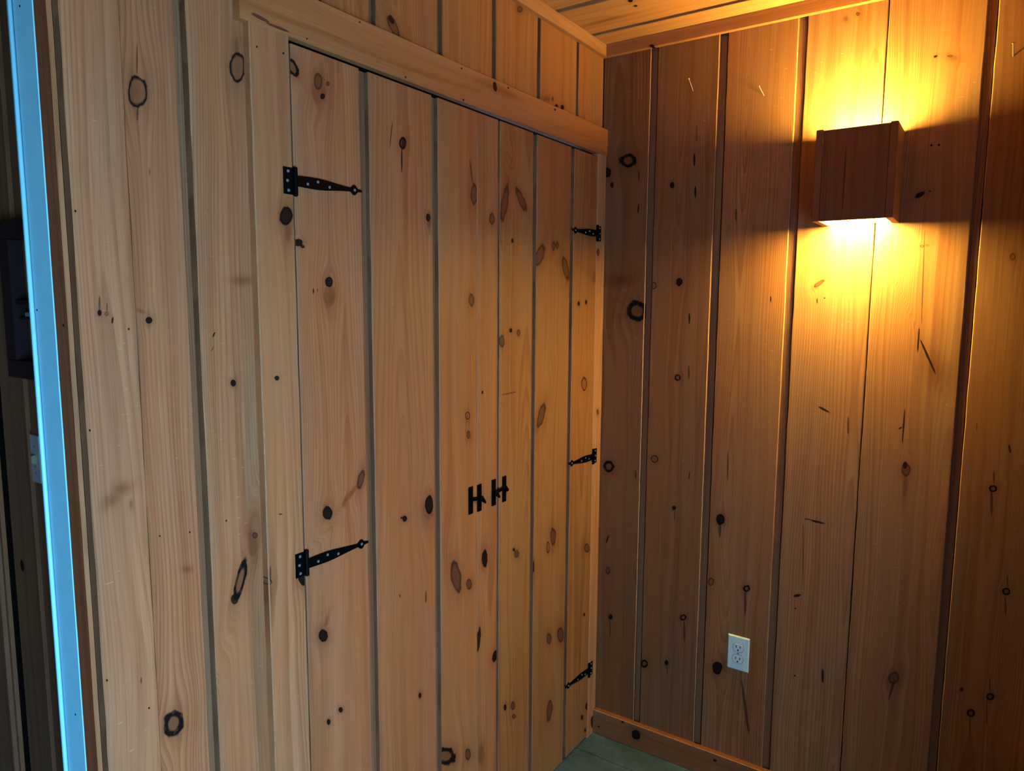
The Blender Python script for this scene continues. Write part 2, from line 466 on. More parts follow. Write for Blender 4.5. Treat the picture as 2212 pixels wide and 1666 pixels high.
org = Vector(((jx0 + jx1) / 2, -T_TRIM, 0.0))
mat = pine_material(knots_from_px([(618, 467, 14, 22, 'D'), (622, 500, 7, 22, 'b'), (598, 817, 5.5, 5.5, 'P'), (579, 1257, 9, 8, 'T'), (582, 1280, 4, 24, 'b'),
                                   (655, 1248, 11, 17, 'D'), (555, 101, 2, 2.4, 'P'), (612, 115, 2, 2.4, 'P'), (606, 1111, 4, 1.3, 'K'), (584, 1240, 2, 20, 'k')],
                                  on_y, -T_TRIM, M_LEFT, org), tint=(0.90, 0.86, 0.82), late=0.5, freq=95, xc=0.07, d0=0.06, slope=0.015, scuff=0.7)
tag(plank('trim_2', None, mat, M_LEFT, org, jx1 - jx0, Z_HEAD_B, 0.0176, jit=0.0005, edge=(True, False)), 'upright pine door jamb board left of the left closet door', 'trim', kind='structure')
org = Vector(((xl(1286.6, T_TRIM) - 0.0025) / 2, -T_TRIM, 0.0))
mat = pine_material(knots_from_px([(1292, 545, 3, 8, 'B'), (1291, 890, 2, 6, 'B'), (1280, 1560, 4, 14, 'K')], on_y, -T_TRIM, M_LEFT, org), tint=(1.0, 0.95, 0.88), late=0.4, scuff=0.1)
tag(plank('trim_3', None, mat, M_LEFT, org, abs(xl(1286.6, T_TRIM) - (-0.0025)), Z_HEAD_B, 0.0376, jit=0.0003), 'narrow pine jamb strip in the corner beside the right closet door', 'trim', kind='structure')


# ------------------------------------------------------------------ closet doors
def empty(name, loc):
    o = bpy.data.objects.new(name, None); col.objects.link(o); o.location = loc; o.empty_display_size = 0.05
    return o


def child_at(o, parent, mw):
    """parent an object to an unrotated empty, keeping its world matrix"""
    o.parent = parent
    o.matrix_basis = Matrix.Translation(-Vector(parent.location)) @ mw
    return o


Z_DB, Z_DT = 0.010, Z_HEAD_B - 0.011
door1 = empty('door_1', (-0.97, -T_DOOR, Z_DB))
tag(door1, 'left closet door of knotty pine planks with black strap hinges', 'door', kind='structure')
door2 = empty('door_2', (-0.35, -T_DOOR, Z_DB))
tag(door2, 'right closet door of knotty pine planks beside the corner', 'door', kind='structure')


def door_plank(parent, p0, p1, kn, lip, dz=0.0, **kw):
    x0, x1 = xl(p0, T_DOOR), xl(p1, T_DOOR)
    org = Vector(((x0 + x1) / 2, -T_DOOR, Z_DB))
    kw['tint'] = warm(kw['tint'])
    mat = pine_material(knots_from_px(kn, on_y, -T_DOOR, M_LEFT, org), **kw)
    o = plank('plank', None, mat, M_LEFT, org, abs(x1 - x0), Z_DT - Z_DB + dz, 0.019, lip, grey_side=True)
    return child_at(o, parent, Matrix.Translation(org) @ M_LEFT)


door_plank(door1, 644, 785, [
    (632, 145, 10, 26, 'R', -25), (641, 160, 6, 14, 'G', -25), (687, 177, 9, 19, 'B'), (689, 192, 16, 34, 'b'), (708, 181, 4, 5, 'B'), (697, 208, 5, 6, 'D'),
    (711, 609, 8.5, 11, 'D'), (712, 640, 12, 24, 'b'), (677, 629, 1.5, 5, 'K'), (686, 627, 1.2, 4, 'k'), (645, 524, 9, 8, 'D'), (653, 532, 6, 4, 'K', 30),
    (708, 1108, 10.5, 15, 'D'), (709, 1110, 5, 7, 'B'), (780, 1036, 7, 22, 'B', 14), (762, 1062, 4, 30, 'b', 38), (698, 1373, 10, 13, 'D'),
    (710, 1560, 4, 6.5, 'D'), (736, 1534, 5, 6, 'D'), (705, 1345, 3, 16, 'G', 15)],
    0.0230, tint=(0.84, 0.78, 0.78), late=0.40, freq=160, xc=-0.03, d0=0.03, slope=0.01, scuff=0.5)
door_plank(door1, 804, 935.7, [
    (870, 309, 8, 14, 'R'), (871, 310, 4, 9, 'K'), (868, 345, 1.6, 28, 'K'), (925, 470, 5, 9, 'D'), (926, 480, 4, 14, 'b'), (927, 1090, 9, 21, 'D'), (925, 1090, 4, 11, 'B'),
    (925, 1100, 12, 24, 'b'), (874, 1121, 5, 7, 'D'), (867, 1119, 2, 3, 'K'), (907, 1503, 3, 6, 'D'), (920, 1290, 2, 14, 'k'), (864, 1288, 1.5, 4, 'k'),
    (845, 290, 1.2, 30, 'k', 6)],
    0.0190, tint=(0.79, 0.70, 0.62), late=0.35, freq=120, xc=0.01, d0=0.05, slope=0.012, scuff=0.35)
door_plank(door1, 948.5, 1031, [
    (1024, 420, 8, 23, 'B'), (1018, 372, 1.4, 30, 'k', -6), (1018, 648, 6, 15, 'B'), (1036, 678, 1.6, 2.5, 'K'), (1010, 898, 5, 9, 'T'), (1012, 940, 4, 9, 'B'), (985, 1246, 11, 35, 'B', -8),
    (1013, 1262, 6, 12, 'B'), (963, 1634, 21, 19, 'R', 10), (1011, 1630, 6, 13, 'B')],
    0.0, tint=(0.80, 0.71, 0.58), late=0.50, freq=175, xc=0.11, d0=0.02, slope=0.006, scuff=0.35)
door_plank(door1, 1031.4, 1075.5, [
    (1063, 473, 6, 13, 'B'), (1042, 848, 2, 4, 'P'), (1047, 1207, 6.5, 19, 'D'), (1047, 1207, 4, 12, 'B'), (1034, 1382, 4, 28, 'K', 6), (1069, 1418, 5, 14, 'D', 12), (1040, 1630, 6, 20, 'b')],
    0.0, tint=(0.80, 0.71, 0.58), late=0.4, freq=140, scuff=0.5)
door_plank(door2, 1079.5, 1149.5, [
    (1090, 438, 7, 42, 'B', 8), (1126, 432, 7, 28, 'B', -22), (1107, 520, 2.2, 4.5, 'D'), (1084, 737, 6, 13, 'B'), (1103, 714, 3, 4.5, 'D'), (1120, 719, 4, 7, 'B'),
    (1110, 1188, 2.5, 4, 'D'), (1116, 1197, 5, 8, 'B'), (1091, 1528, 3, 7, 'D'), (1108, 1525, 5, 9, 'B'), (1110, 1548, 4, 5, 'B'), (1100, 850, 16, 1.2, 'k', -12)],
    0.0180, tint=(0.70, 0.67, 0.50), late=0.45, freq=120, scuff=0.5)
door_plank(door2, 1158, 1230, [
    (1166, 552, 9, 25, 'B', 18), (1196, 532, 4, 10, 'B'), (1204, 530, 3, 8, 'B'), (1222, 580, 7, 27, 'B', -12), (1169, 898, 7, 28, 'B', 14), (1195, 1160, 6, 20, 'B'),
    (1184, 1183, 3.5, 12, 'T'), (1148, 1225, 6, 17, 'D'), (1187, 1535, 6, 24, 'B', 6), (1186, 1380, 5, 13, 'B'), (1211, 1372, 7, 16, 'B')],
    0.0170, tint=(0.70, 0.67, 0.50), late=0.45, freq=130, scuff=0.5)
door_plank(door2, 1237, 1286, [
    (1250, 656, 2.6, 5, 'D'), (1266, 653, 2.2, 5, 'D'), (1262, 830, 6, 15, 'T'), (1268, 1184, 6, 10, 'B'), (1286, 600, 6, 12, 'b'), (1262, 1328, 2, 3.5, 'D'),
    (1269, 1527, 4.5, 8, 'D'), (1257, 1550, 2.4, 5.5, 'D'), (1264, 1578, 2, 4, 'D')],
    0.0, tint=(0.70, 0.67, 0.50), late=0.55, freq=120, xc=0.0, d0=0.0, slope=0.018, scuff=0.4)

YF = -T_DOOR             # face of the doors in world y


def screw_mesh(r=0.0031):
    bm = bmesh.new()
    n = 12
    ring0 = [bm.verts.new((r * math.cos(2 * math.pi * i / n), 0, r * math.sin(2 * math.pi * i / n))) for i in range(n)]
    ring1 = [bm.verts.new((r * .72 * math.cos(2 * math.pi * i / n), 0.0011, r * .72 * math.sin(2 * math.pi * i / n))) for i in range(n)]
    for i in range(n): bm.faces.new((ring0[i], ring0[(i + 1) % n], ring1[(i + 1) % n], ring1[i]))
    # cross recess: dished centre
    ring2 = [bm.verts.new((r * (.40 if i % 3 else .16) * math.cos(2 * math.pi * i / n), 0.0006, r * (.40 if i % 3 else .16) * math.sin(2 * math.pi * i / n))) for i in range(n)]
    for i in range(n): bm.faces.new((ring1[i], ring1[(i + 1) % n], ring2[(i + 1) % n], ring2[i]))
    bm.faces.new(ring2)
    return mesh_of(bm)


SCREW_ME = screw_mesh(); SCREW_ME.materials.append(SCREW)


def hinge(parent, xk, zc, dirn, x_tip, z_tip, zs):
    """black T hinge: plate on the jamb, knuckle on the joint at xk, pointed strap running to (x_tip, z_tip)"""
    # local frame: x along dirn * world X, y out of the door, z up; built mirrored for the right-hand door
    Lr = abs(x_tip - xk)
    mw = Matrix(((dirn, 0, 0, xk), (0, -1, 0, YF - 0.0001), (0, 0, 1, zc), (0, 0, 0, 1)))
    s = (z_tip - zs) / Lr                        # strap slope
    bm = bmesh.new()

    def ext(pts, y0, y1):
        f = bm.faces.new([bm.verts.new((x, y0, z)) for x, z in pts])
        r = bmesh.ops.extrude_face_region(bm, geom=[f])
        bmesh.ops.translate(bm, verts=[v for v in r['geom'] if isinstance(v, bmesh.types.BMVert)], vec=(0, y1 - y0, 0))
    ext([(-0.026, -0.025), (-0.004, -0.025), (-0.004, 0.025), (-0.026, 0.025)], 0.0006, 0.0030)       # jamb plate
    z0 = zs - zc
    prof = [(0.004, .0100), (0.03, .0108), (0.052, .0112), (0.075, .0100), (0.10, .0072), (0.125, .0048), (0.1385, .0040), (0.1425, .0075),
            (0.146, .0102), (0.1500, .0102), (0.154, .0072), (0.157, .0034), (0.163, .0029), (0.1675, .0025), (0.169, .0008)]
    k = Lr / 0.169
    up = [(x * k, z0 + s * x * k + h) for x, h in prof]; lo = [(x * k, z0 + s * x * k - h) for x, h in prof]
    ext(up + lo[::-1], 0.0006, 0.0030)
    n = 10                                       # knuckle barrel in three segments
    for za, zb, rr in ((-0.0262, -0.0095, .0046), (-0.0090, 0.0090, .0046), (0.0095, 0.0262, .0046), (-0.0275, 0.0275, .0030)):
        c0 = [bm.verts.new((0.001 + rr * math.cos(2 * math.pi * i / n), 0.0035 + rr * math.sin(2 * math.pi * i / n), za)) for i in range(n)]
        c1 = [bm.verts.new((v.co.x, v.co.y, zb)) for v in c0]
        for i in range(n): bm.faces.new((c0[i], c0[(i + 1) % n], c1[(i + 1) % n], c1[i]))
        bm.faces.new(c0[::-1]); bm.faces.new(c1)
    h = link('hinge', mesh_of(bm), IRON); child_at(h, parent, mw)
    for sx, sz in ((-0.0150, 0.0178), (-0.0172, 0.0), (-0.0150, -0.0178)):
        o = link('screw', SCREW_ME, None, h); o.location = (sx, 0.0030, sz)
    for sx, sz in ((0.030, -.003), (0.0545, .004), (0.083, -.0025), (0.1490, 0.0)):
        o = link('screw', SCREW_ME, None, h); o.location = (sx * k, 0.0030, z0 + s * sx * k + sz)
    return h


xj1 = xl(642.5, T_DOOR); xj2 = xl(1286.2, T_DOOR)
hinge(door1, xj1, 1.806, 1, -1.1301, 1.8105, 1.8085)
hinge(door1, xj1, 1.0505, 1, -1.1306, 1.0460, 1.0475)
for zc, zt in ((1.8105, 1.808), (1.048, 1.0525), (0.262, 0.2738)):
    hinge(door2, xj2, zc, -1, -0.2300, zt, zc - 0.001)


def latch(parent, x_a, x_b, zc, with_b, lever_side):
    """upright black plate at x_a, pivoted bar across to x_b with a thumb lever, second upright plate at x_b"""
    mw = Matrix(((1, 0, 0, x_a), (0, -1, 0, YF - 0.0001), (0, 0, 1, zc), (0, 0, 0, 1)))
    pl = prism([(-0.009, -0.0373), (0.009, -0.0373), (0.009, 0.0373), (-0.009, 0.0373)], 0.0003, 0.0028, 0.0006)
    L = link('latch', pl, IRON); child_at(L, parent, mw)
    dx = x_b - x_a
    for sz in (0.027, -0.027):
        o = link('screw', SCREW_ME.copy(), None, L); o.data.materials[0] = IRON; o.location = (0, 0.0028, sz)
    sgn = 1 if dx > 0 else -1
    bar = [(-0.004 * sgn, 0.0045), (-0.004 * sgn, -0.0055), (0.010 * sgn, -0.0050), (dx * .75, -0.0015), (dx + .006 * sgn, -0.0010),
           (dx + .010 * sgn, 0.003), (dx + .006 * sgn, 0.0075), (dx * .75, 0.0085), (0.012 * sgn, 0.0055)]
    b = link('latch_bar', prism(bar, 0.0030, 0.0068, 0.0008), IRON, L)
    bm = bmesh.new(); bmesh.ops.create_uvsphere(bm, u_segments=14, v_segments=9, radius=0.0070)
    bmesh.ops.scale(bm, vec=(1, .8, 1), verts=bm.verts[:])
    k = link('pivot_knob', mesh_of(bm, True), IRON, L); k.location = (0.0, 0.0085, -0.0005)
    lev = [(-0.004, 0.004), (0.004, 0.006), (0.012, -0.004), (0.019, -0.014), (0.015, -0.018), (0.004, -0.011), (-0.004, -0.007)]
    v = link('thumb_lever', prism([(x * lever_side, z) for x, z in lev], 0.0068, 0.0125, 0.0015), IRON, L)
    if with_b:
        o = link('catch_plate', pl.copy(), IRON, L); o.location = (dx, 0, 0.0015)
    return L


# the left-hand latch sits wholly on the left door; the other one bridges the joint between the doors
latch(door1, (-0.7255 - 0.7072) / 2, (-0.7636 - 0.7460) / 2, 1.0510, True, 1)
latch(door1, (-0.6591 - 0.6403) / 2, (-0.6070 - 0.5900) / 2, 1.0510, False, 1)
cp = link('latch_catch', prism([(-0.0088, -0.0373), (0.0088, -0.0373), (0.0088, 0.0373), (-0.0088, 0.0373)], 0.0003, 0.0028, 0.0006), IRON)
child_at(cp, door2, Matrix((((1, 0, 0, (-0.6070 - 0.5900) / 2)), (0, -1, 0, YF - 0.0001), (0, 0, 1, 1.0500), (0, 0, 0, 1))))
kb = bmesh.new(); bmesh.ops.create_uvsphere(kb, u_segments=14, v_segments=9, radius=0.006)
k = link('catch_pin', mesh_of(kb, True), IRON, cp); k.location = (0.008, 0.005, -0.003)

# ------------------------------------------------------------------ right wall
wall_r = boxes('wall_right', [(0.0205, 0.08, -1.9, 0.07, 0, Z_CEIL)], DARK)
tag(wall_r, 'dark knotty pine plank wall carrying the wooden sconce', 'wall', kind='structure')
yr = lambda px: on_x(px, 650).y
rb = [(-0.0005, yr(1392.8), 0.0195, [
        (1357, 347, 19, 15, 'R'), (1313, 373, 7, 11, 'D'), (1322, 400, 4, 6, 'K'), (1376, 672, 24, 22, 'R', 28), (1379, 450, 1.6, 10, 'K', 6), (1380, 380, 2, 12, 'k'),
        (1315, 1008, 12, 13, 'R'), (1312, 1165, 1.8, 9, 'K', 20), (1313, 1233, 5, 8, 'B'), (1319, 1333, 4.5, 5.5, 'D'), (1318, 1360, 1, 20, 'k'), (1373, 1025, 2, 10, 'k'),
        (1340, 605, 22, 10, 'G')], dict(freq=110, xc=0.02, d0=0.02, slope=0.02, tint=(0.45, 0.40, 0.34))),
      (yr(1407), yr(1534), 0.0205, [
        (1412, 617, 6, 8, 'T'), (1467, 609, 7, 9, 'D'), (1452, 400, 5, 7, 'D'), (1464, 816, 7, 7, 'R'), (1414, 992, 8, 8, 'T'), (1456, 1097, 4, 5, 'D'), (1457, 1115, 1, 12, 'k'),
        (1476, 1334, 7, 7, 'R'), (1478, 1365, 2, 25, 'k'), (1440, 1432, 4, 6, 'D'), (1441, 1447, 1.2, 10, 'k'), (1392, 1434, 8, 9, 'R'), (1500, 345, 2.2, 14, 'K'), (1502, 415, 2, 14, 'K'),
        (1505, 290, 1.5, 20, 'k'), (1489, 688, 2, 12, 'K'), (1488, 805, 2, 16, 'k'), (1489, 1027, 1.2, 9, 'K', 8), (1391, 828, 4, 10, 'D')],
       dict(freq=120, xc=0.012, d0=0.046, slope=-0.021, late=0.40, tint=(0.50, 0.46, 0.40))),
      (yr(1551), yr(1696), 0.0205, [
        (1556, 1122, 9.5, 12, 'D'), (1555, 1145, 3, 18, 'k'), (1536, 1257, 6, 8, 'T'), (1613, 1272, 7.5, 7.5, 'R'), (1610, 1300, 2.5, 30, 'k'), (1549, 1443, 11, 14, 'D'), (1549, 1448, 4, 4, 'B'),
        (1665, 646, 1.6, 7, 'K'), (1572, 1005, 1.5, 35, 'k'), (1610, 1530, 3, 60, 'k', -8), (1590, 465, 2, 14, 'k')],
       dict(freq=130, xc=0.040, d0=0.043, slope=-0.0195, late=0.5)),
      (yr(1714), yr(1878.4), 0.0, [
        (1827, 41, 5, 5, 'b'), (1853, 30, 4, 4, 'B'), (1769, 613, 13, 4, 'B', -35), (1780, 885, 14, 2.2, 'K', 28), (1767, 1128, 15, 2.4, 'K', 14), (1745, 1122, 8, 1.6, 'k', 8), (1735, 1200, 1, 70, 'k'),
        (1722, 1287, 8, 3, 'K', -10), (1718, 1315, 1.5, 1.8, 'P'), (1765, 650, 1.3, 6, 'K'), (1781, 644, 1.5, 1.5, 'P'), (1832, 920, 2, 20, 'k'), (1777, 1460, 2.5, 14, 'K'), (1717, 1460, 2, 2, 'P')],
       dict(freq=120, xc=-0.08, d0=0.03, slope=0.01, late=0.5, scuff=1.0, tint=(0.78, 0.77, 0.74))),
      (yr(1881.2), yr(2083.6), 0.0205, [
        (2057, 124, 11, 6, 'b', 15), (2052, 121, 6, 3, 'B'), (2021, 122, 4, 2.4, 'D', -25), (2012, 314, 2.6, 2.6, 'P'), (2028, 313, 2.6, 2.6, 'P'), (1987, 421, 12, 4.5, 'D', -30), (2009, 413, 1.8, 1.8, 'P'),
        (1994, 600, 1.3, 100, 'k', 2), (1984, 735, 2, 28, 'K', 4), (2004, 770, 2.6, 45, 'K', -24), (2022, 800, 18, 30, 'G', -20), (1952, 920, 1.8, 40, 'K', 4), (1957, 1015, 10, 14, 'B'),
        (1955, 1005, 5, 8, 'K'), (1956, 1045, 4, 30, 'b', 6), (1930, 1465, 12, 14, 'B', 30), (1926, 1490, 3, 24, 'k', 16), (1992, 532, 4, 2.5, 'T'), (2002, 530, 3, 2, 'b'), (1945, 925, 5, 1.6, 'K', -30)],
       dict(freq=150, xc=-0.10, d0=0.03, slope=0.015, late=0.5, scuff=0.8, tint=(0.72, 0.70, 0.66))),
      (yr(2106), yr(2106) - 0.2, 0.0205, [
        (2188, 555, 6, 7, 'T'), (2145, 1056, 9, 8, 'R'), (2147, 1032, 2, 14, 'k'), (2142, 1085, 3, 30, 'k'), (2174, 1278, 9, 8, 'R'), (2176, 1255, 1.5, 14, 'k'), (2172, 1310, 2, 20, 'k'), (2139, 1505, 9, 8, 'R', 20),
        (2138, 1480, 1.5, 16, 'k'), (2132, 1540, 1.5, 30, 'k'), (2097, 1541, 9, 9, 'R'), (2095, 1570, 1.5, 22, 'k'), (2078, 1490, 3.5, 4, 'D'), (2181, 970, 2.5, 9, 'K', -12), (2110, 922, 1.2, 8, 'k')],
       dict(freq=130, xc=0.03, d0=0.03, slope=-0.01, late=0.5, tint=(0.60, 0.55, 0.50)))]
yy = yr(2106) - 0.2
for i in range(2):                               # the same boarding runs on beside and behind the camera
    rb.append((yy - 0.0215, yy - 0.2245, 0.019, [], dict(late=0.5))); yy -= 0.2245
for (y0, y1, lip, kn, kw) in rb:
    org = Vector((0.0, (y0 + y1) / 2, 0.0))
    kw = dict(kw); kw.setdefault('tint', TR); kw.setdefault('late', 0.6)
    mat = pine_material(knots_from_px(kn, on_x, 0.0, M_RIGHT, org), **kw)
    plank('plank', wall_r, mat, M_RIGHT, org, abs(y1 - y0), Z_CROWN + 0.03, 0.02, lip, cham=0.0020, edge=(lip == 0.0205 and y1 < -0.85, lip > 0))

org = Vector((-0.0206, -T_TRIM, Z_BASE / 2))
mat = pine_material(knots_from_px([(1374, 1588, 9, 11, 'D', -30), (1293, 1570, 2, 2, 'P'), (1544, 1643, 4, 2.5, 'K', 20), (1345, 1560, 3, 2, 'K')], on_x, -0.0206, M_RIGHT_H, org),
                    tint=(0.60, 0.48, 0.40), late=0.35, freq=90, scuff=0.1)
tag(plank('baseboard_right', None, mat, M_RIGHT_H, org, Z_BASE, 1.88, 0.0206, jit=0.0003, edge=(True, False)), 'low pine baseboard along the right wall', 'baseboard', kind='structure')

# ------------------------------------------------------------------ ceiling and crown strips
ceil = boxes('ceiling', [(-3.1, 0.1, -2.55, 2.6, Z_CEIL + 0.022, Z_CEIL + 0.08)], DARK)
tag(ceil, 'pine plank ceiling with dark gaps between boards', 'ceiling', kind='structure')
CT = (1.05, 1.0, 0.85)
xs = [(-0.0985, 0.02), (-0.3205, -0.1190)]
xx = -0.3445
while xx > -2.9: xs.append((xx - 0.2015, xx)); xx -= 0.2245
for i, (x0, x1) in enumerate(xs):
    org = Vector(((x0 + x1) / 2, 0.02 if x1 > -1.9 else 2.5, Z_CEIL))
    kn = knots_from_px([[], [(1362, 2, 5, 3, 'D'), (1373, 13, 4, 2, 'D'), (1305, 45, 50, 2, 'G', -14)]][i] if i < 2 else [], on_z, Z_CEIL, M_CEIL, org)
    mat = pine_material(kn, tint=CT, late=0.3, freq=90, scuff=0.1)
    plank('plank', ceil, mat, M_CEIL, org, x1 - x0, 1.93 if x1 > -1.9 else 4.4, 0.021, 0.0, jit=0.0004)
org = Vector((-1.72, -0.0158, (Z_CEIL + Z_CROWN) / 2))
mat = pine_material([], tint=(1.0, 0.93, 0.84), late=0.3, freq=90, scuff=0.1)
tag(plank('trim_4', None, mat, M_LEFT_H, org, Z_CEIL - Z_CROWN - 0.0004, 1.72 - 0.0005, 0.0155, jit=0.0003, cham=0.001), 'narrow crown strip along the top of the closet wall', 'trim', kind='structure')
org = Vector((-0.0158, -0.0165, (Z_CEIL + Z_CROWN) / 2))
mat = pine_material(knots_from_px([(1408, 99, 5, 3, 'D')], on_x, -0.0158, M_RIGHT_H, org), tint=(0.80, 0.66, 0.56), late=0.3, freq=90, scuff=0.1)
tag(plank('trim_5', None, mat, M_RIGHT_H, org, Z_CEIL - Z_CROWN - 0.0004, 1.88, 0.0155, jit=0.0003, cham=0.001), 'narrow crown strip along the top of the right wall', 'trim', kind='structure')

# ------------------------------------------------------------------ doorway at the far left
JY = 0.0219
XJ = -1.7042
BLUE = flat('blue_paint', (0.27, 0.76, 0.96), 0.38, 0.0, 0.5, 0.10, 22, 0.15)
org = Vector((XJ + 0.009, 0.043, 0.0))
mat = pine_material(knots_from_px([(137, 703, 2, 3, 'P')], on_x, XJ, M_RIGHT, Vector((XJ, 0.043, 0))), tint=(0.60, 0.40, 0.32), late=0.4, scuff=0.2)
tag(plank('trim_6', None, mat, M_RIGHT, Vector((XJ, (JY + 0.0645) / 2, 0)), 0.0645 - JY, Z_CEIL - 0.001, 0.012, jit=0.0007, pale_side=True), 'dark brown wooden jamb beside the blue doorway edge', 'trim', kind='structure')
# blue painted doorway edge with a rounded bead
jamb = empty('trim_7', (XJ, 0.10, 0))
tag(jamb, 'pale blue painted doorway jamb with a narrow rounded bead', 'trim', kind='structure')
o = link('jamb_board', bevel_box(-0.0008, 0.012, -0.0350, 0.0285, 0.0, Z_CEIL - 0.001, 0.0005, 1), BLUE, jamb)


def rod(r, z0, z1, n=12, sx=1.0, sy=1.0):
    bm = bmesh.new()
    a = [bm.verts.new((sx * r * math.cos(2 * math.pi * i / n), sy * r * math.sin(2 * math.pi * i / n), z0)) for i in range(n)]
    c_ = [bm.verts.new((v.co.x, v.co.y, z1)) for v in a]
    for i in range(n): bm.faces.new((a[i], a[(i + 1) % n], c_[(i + 1) % n], c_[i]))
    bm.faces.new(a[::-1]); bm.faces.new(c_)
    return mesh_of(bm, False)


bd = link('bead', rod(0.0036, 0.0, Z_CEIL - 0.001), BLUE, jamb); bd.location = (-0.0026, 0.0352, 0)
for p in bd.data.polygons: p.use_smooth = abs(p.normal.z) < 0.5
o = link('jamb_lip', bevel_box(-0.0035, 0.012, 0.0408, 0.0445, 0.0, Z_CEIL - 0.001, 0.001, 1), BLUE, jamb)
for pxy in ((43, 13), (163, 1544), (80, 670)):
    p = on_x(*pxy, XJ - 0.0008)
    h = link('nail_hole', prism(disc_outline(0.0018, 10), 0.0, 0.0004), DARK, jamb)
    h.matrix_basis = Matrix.Translation(Vector((XJ - 0.0008, p.y, p.z)) - Vector(jamb.location)) @ M_RIGHT

# rest of the room shell (unseen sides, tinted darker than the boarding to cut bounce light)
SHELL = pine_material([], tint=(0.32, 0.27, 0.24), late=0.4, scuff=0.0)
GREY_HALL = (0.50, 0.50, 0.50)
YB = -1.90
tag(boxes('wall_back', [(-3.0, -2.95, YB - 0.38, YB, 0, Z_CEIL), (-2.05, 0.02, YB - 0.38, YB, 0, Z_CEIL), (-2.95, -2.05, YB - 0.38, YB, 0, 0.1), (-2.95, -2.05, YB - 0.38, YB, 1.5, Z_CEIL)], SHELL),  # reveal made deep to keep slanting daylight off the right wall
    'unseen wall behind the viewer, thickened round a tall window to narrow the daylight', 'wall', kind='structure')
tag(boxes('wall_side', [(-3.06, -3.0, YB, 0.0, 0, Z_CEIL)], SHELL), 'plain far left wall behind the viewer', 'wall', kind='structure')
tag(boxes('wall_passage', [(-3.0, -2.45, 0.0, 0.07, 0, Z_CEIL), (-2.52, -2.45, 0.07, 2.5, 0, Z_CEIL), (-2.45, -1.42, 2.44, 2.5, 0, Z_CEIL)], SHELL),
    'walls of the passage on the far side of the doorway', 'wall', kind='structure')

# passage wall seen past the blue jamb
XH = -1.5
hall = boxes('wall_hall', [(XH + 0.0205, XH + 0.035, 0.072, 2.44, 0, Z_CEIL)], DARK)
tag(hall, 'dim greyish plank wall of the passage beyond the blue jamb', 'wall', kind='structure')
yh = lambda px, py: on_x(px, py, XH).y
hb = [(yh(118, 1613), 0.20, 0.012), (yh(47, 1613) - 0.045, yh(110, 1613), 0.012)]
y0 = yh(28, 1613)
for i in range(6): hb.append((y0 + 0.20, y0, 0.020)); y0 += 0.222
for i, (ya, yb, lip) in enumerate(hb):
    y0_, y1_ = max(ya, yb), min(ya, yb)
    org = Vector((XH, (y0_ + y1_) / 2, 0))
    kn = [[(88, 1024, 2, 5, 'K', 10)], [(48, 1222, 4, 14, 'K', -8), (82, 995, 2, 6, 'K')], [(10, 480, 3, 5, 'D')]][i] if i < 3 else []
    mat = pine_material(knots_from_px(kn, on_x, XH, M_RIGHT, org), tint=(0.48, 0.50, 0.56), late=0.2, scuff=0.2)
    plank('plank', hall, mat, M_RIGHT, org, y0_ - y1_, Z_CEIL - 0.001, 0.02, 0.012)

# ------------------------------------------------------------------ wall sconce
SC_TINT = (0.42, 0.27, 0.22)
sc = empty('wall_sconce', (0.0, -0.8090, 1.8005))
tag(sc, 'square dark wooden box sconce glowing warm above and below', 'wall lamp')
SY0, SY1, SD, SH = -0.0970, 0.0970, 0.146, 0.236    # local: y along the wall, depth toward -x, height


def sc_part(name, me, mat, loc=(0, 0, 0)):
    o = link(name, me, mat, sc); o.location = loc; return o


wood_f = pine_material([(0.022, 0.10, 0.0018, 0.0, 0.0, 0.09, 'k')], tint=SC_TINT, late=0.3, freq=120, scuff=0.1)
wood_s = pine_material([(0.02, 0.11, 0.002, 0.0, 0.0, 0.012, 'K')], tint=(0.62, 0.48, 0.33), late=0.3, freq=120, scuff=0.1)
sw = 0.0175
wood_lit = pine_material([(0.0, 0.11, 0.004, 0.0, 0.0, 0.012, 'K')], tint=(1.35, 1.30, 0.70), late=0.3, freq=120, scuff=0.1)  # same wood as the front, brightened to paint lamp bounce on the sides
wood_c = pine_material([], tint=(0.46, 0.31, 0.26), late=0.3, freq=120, scuff=0.1)
for yy0, yy1 in ((SY0, SY0 + sw), (SY1 - sw, SY1)):
    sc_part('side_panel', bevel_box(-SD + 0.0052, -0.0008, yy0, yy1, 0.0, SH + 0.003, 0.0008), wood_lit)
    sc_part('corner_strip', bevel_box(-SD, -SD + 0.0051, yy0, yy1, 0.0, SH + 0.003, 0.0010), wood_c)
o = sc_part('front_panel', bevel_box(-(SY1 - sw - SY0 - sw) / 2 + 0.0003, (SY1 - sw - SY0 - sw) / 2 - 0.0003, -0.016, 0.0, 0.0, SH, 0.001), wood_f)
o.matrix_basis = Matrix.Translation((-SD + 0.0022, 0, 0.0005)) @ M_RIGHT
o = sc_part('back_panel', bevel_box(-0.0095, -0.0008, SY0 + sw + 0.0003, SY1 - sw - 0.0003, 0.012, SH - 0.012, 0.0008), wood_s)

GLOW = bpy.data.materials.new('lamp_diffuser'); GLOW.use_nodes = True
nt = GLOW.node_tree; nt.nodes.clear()
out = nt.nodes.new('ShaderNodeOutputMaterial'); em = nt.nodes.new('ShaderNodeEmission')
em.inputs[0].default_value = LAMP_COLOR + (1,); em.inputs[1].default_value = LAMP_STRENGTH
nt.links.new(em.outputs[0], out.inputs[0])
for z0 in (0.0022, SH - 0.006):
    sc_part('diffuser', bevel_box(-SD + 0.0195, -0.0112, SY0 + sw + 0.0008, SY1 - sw - 0.0008, z0, z0 + 0.004, 0.0006), GLOW)

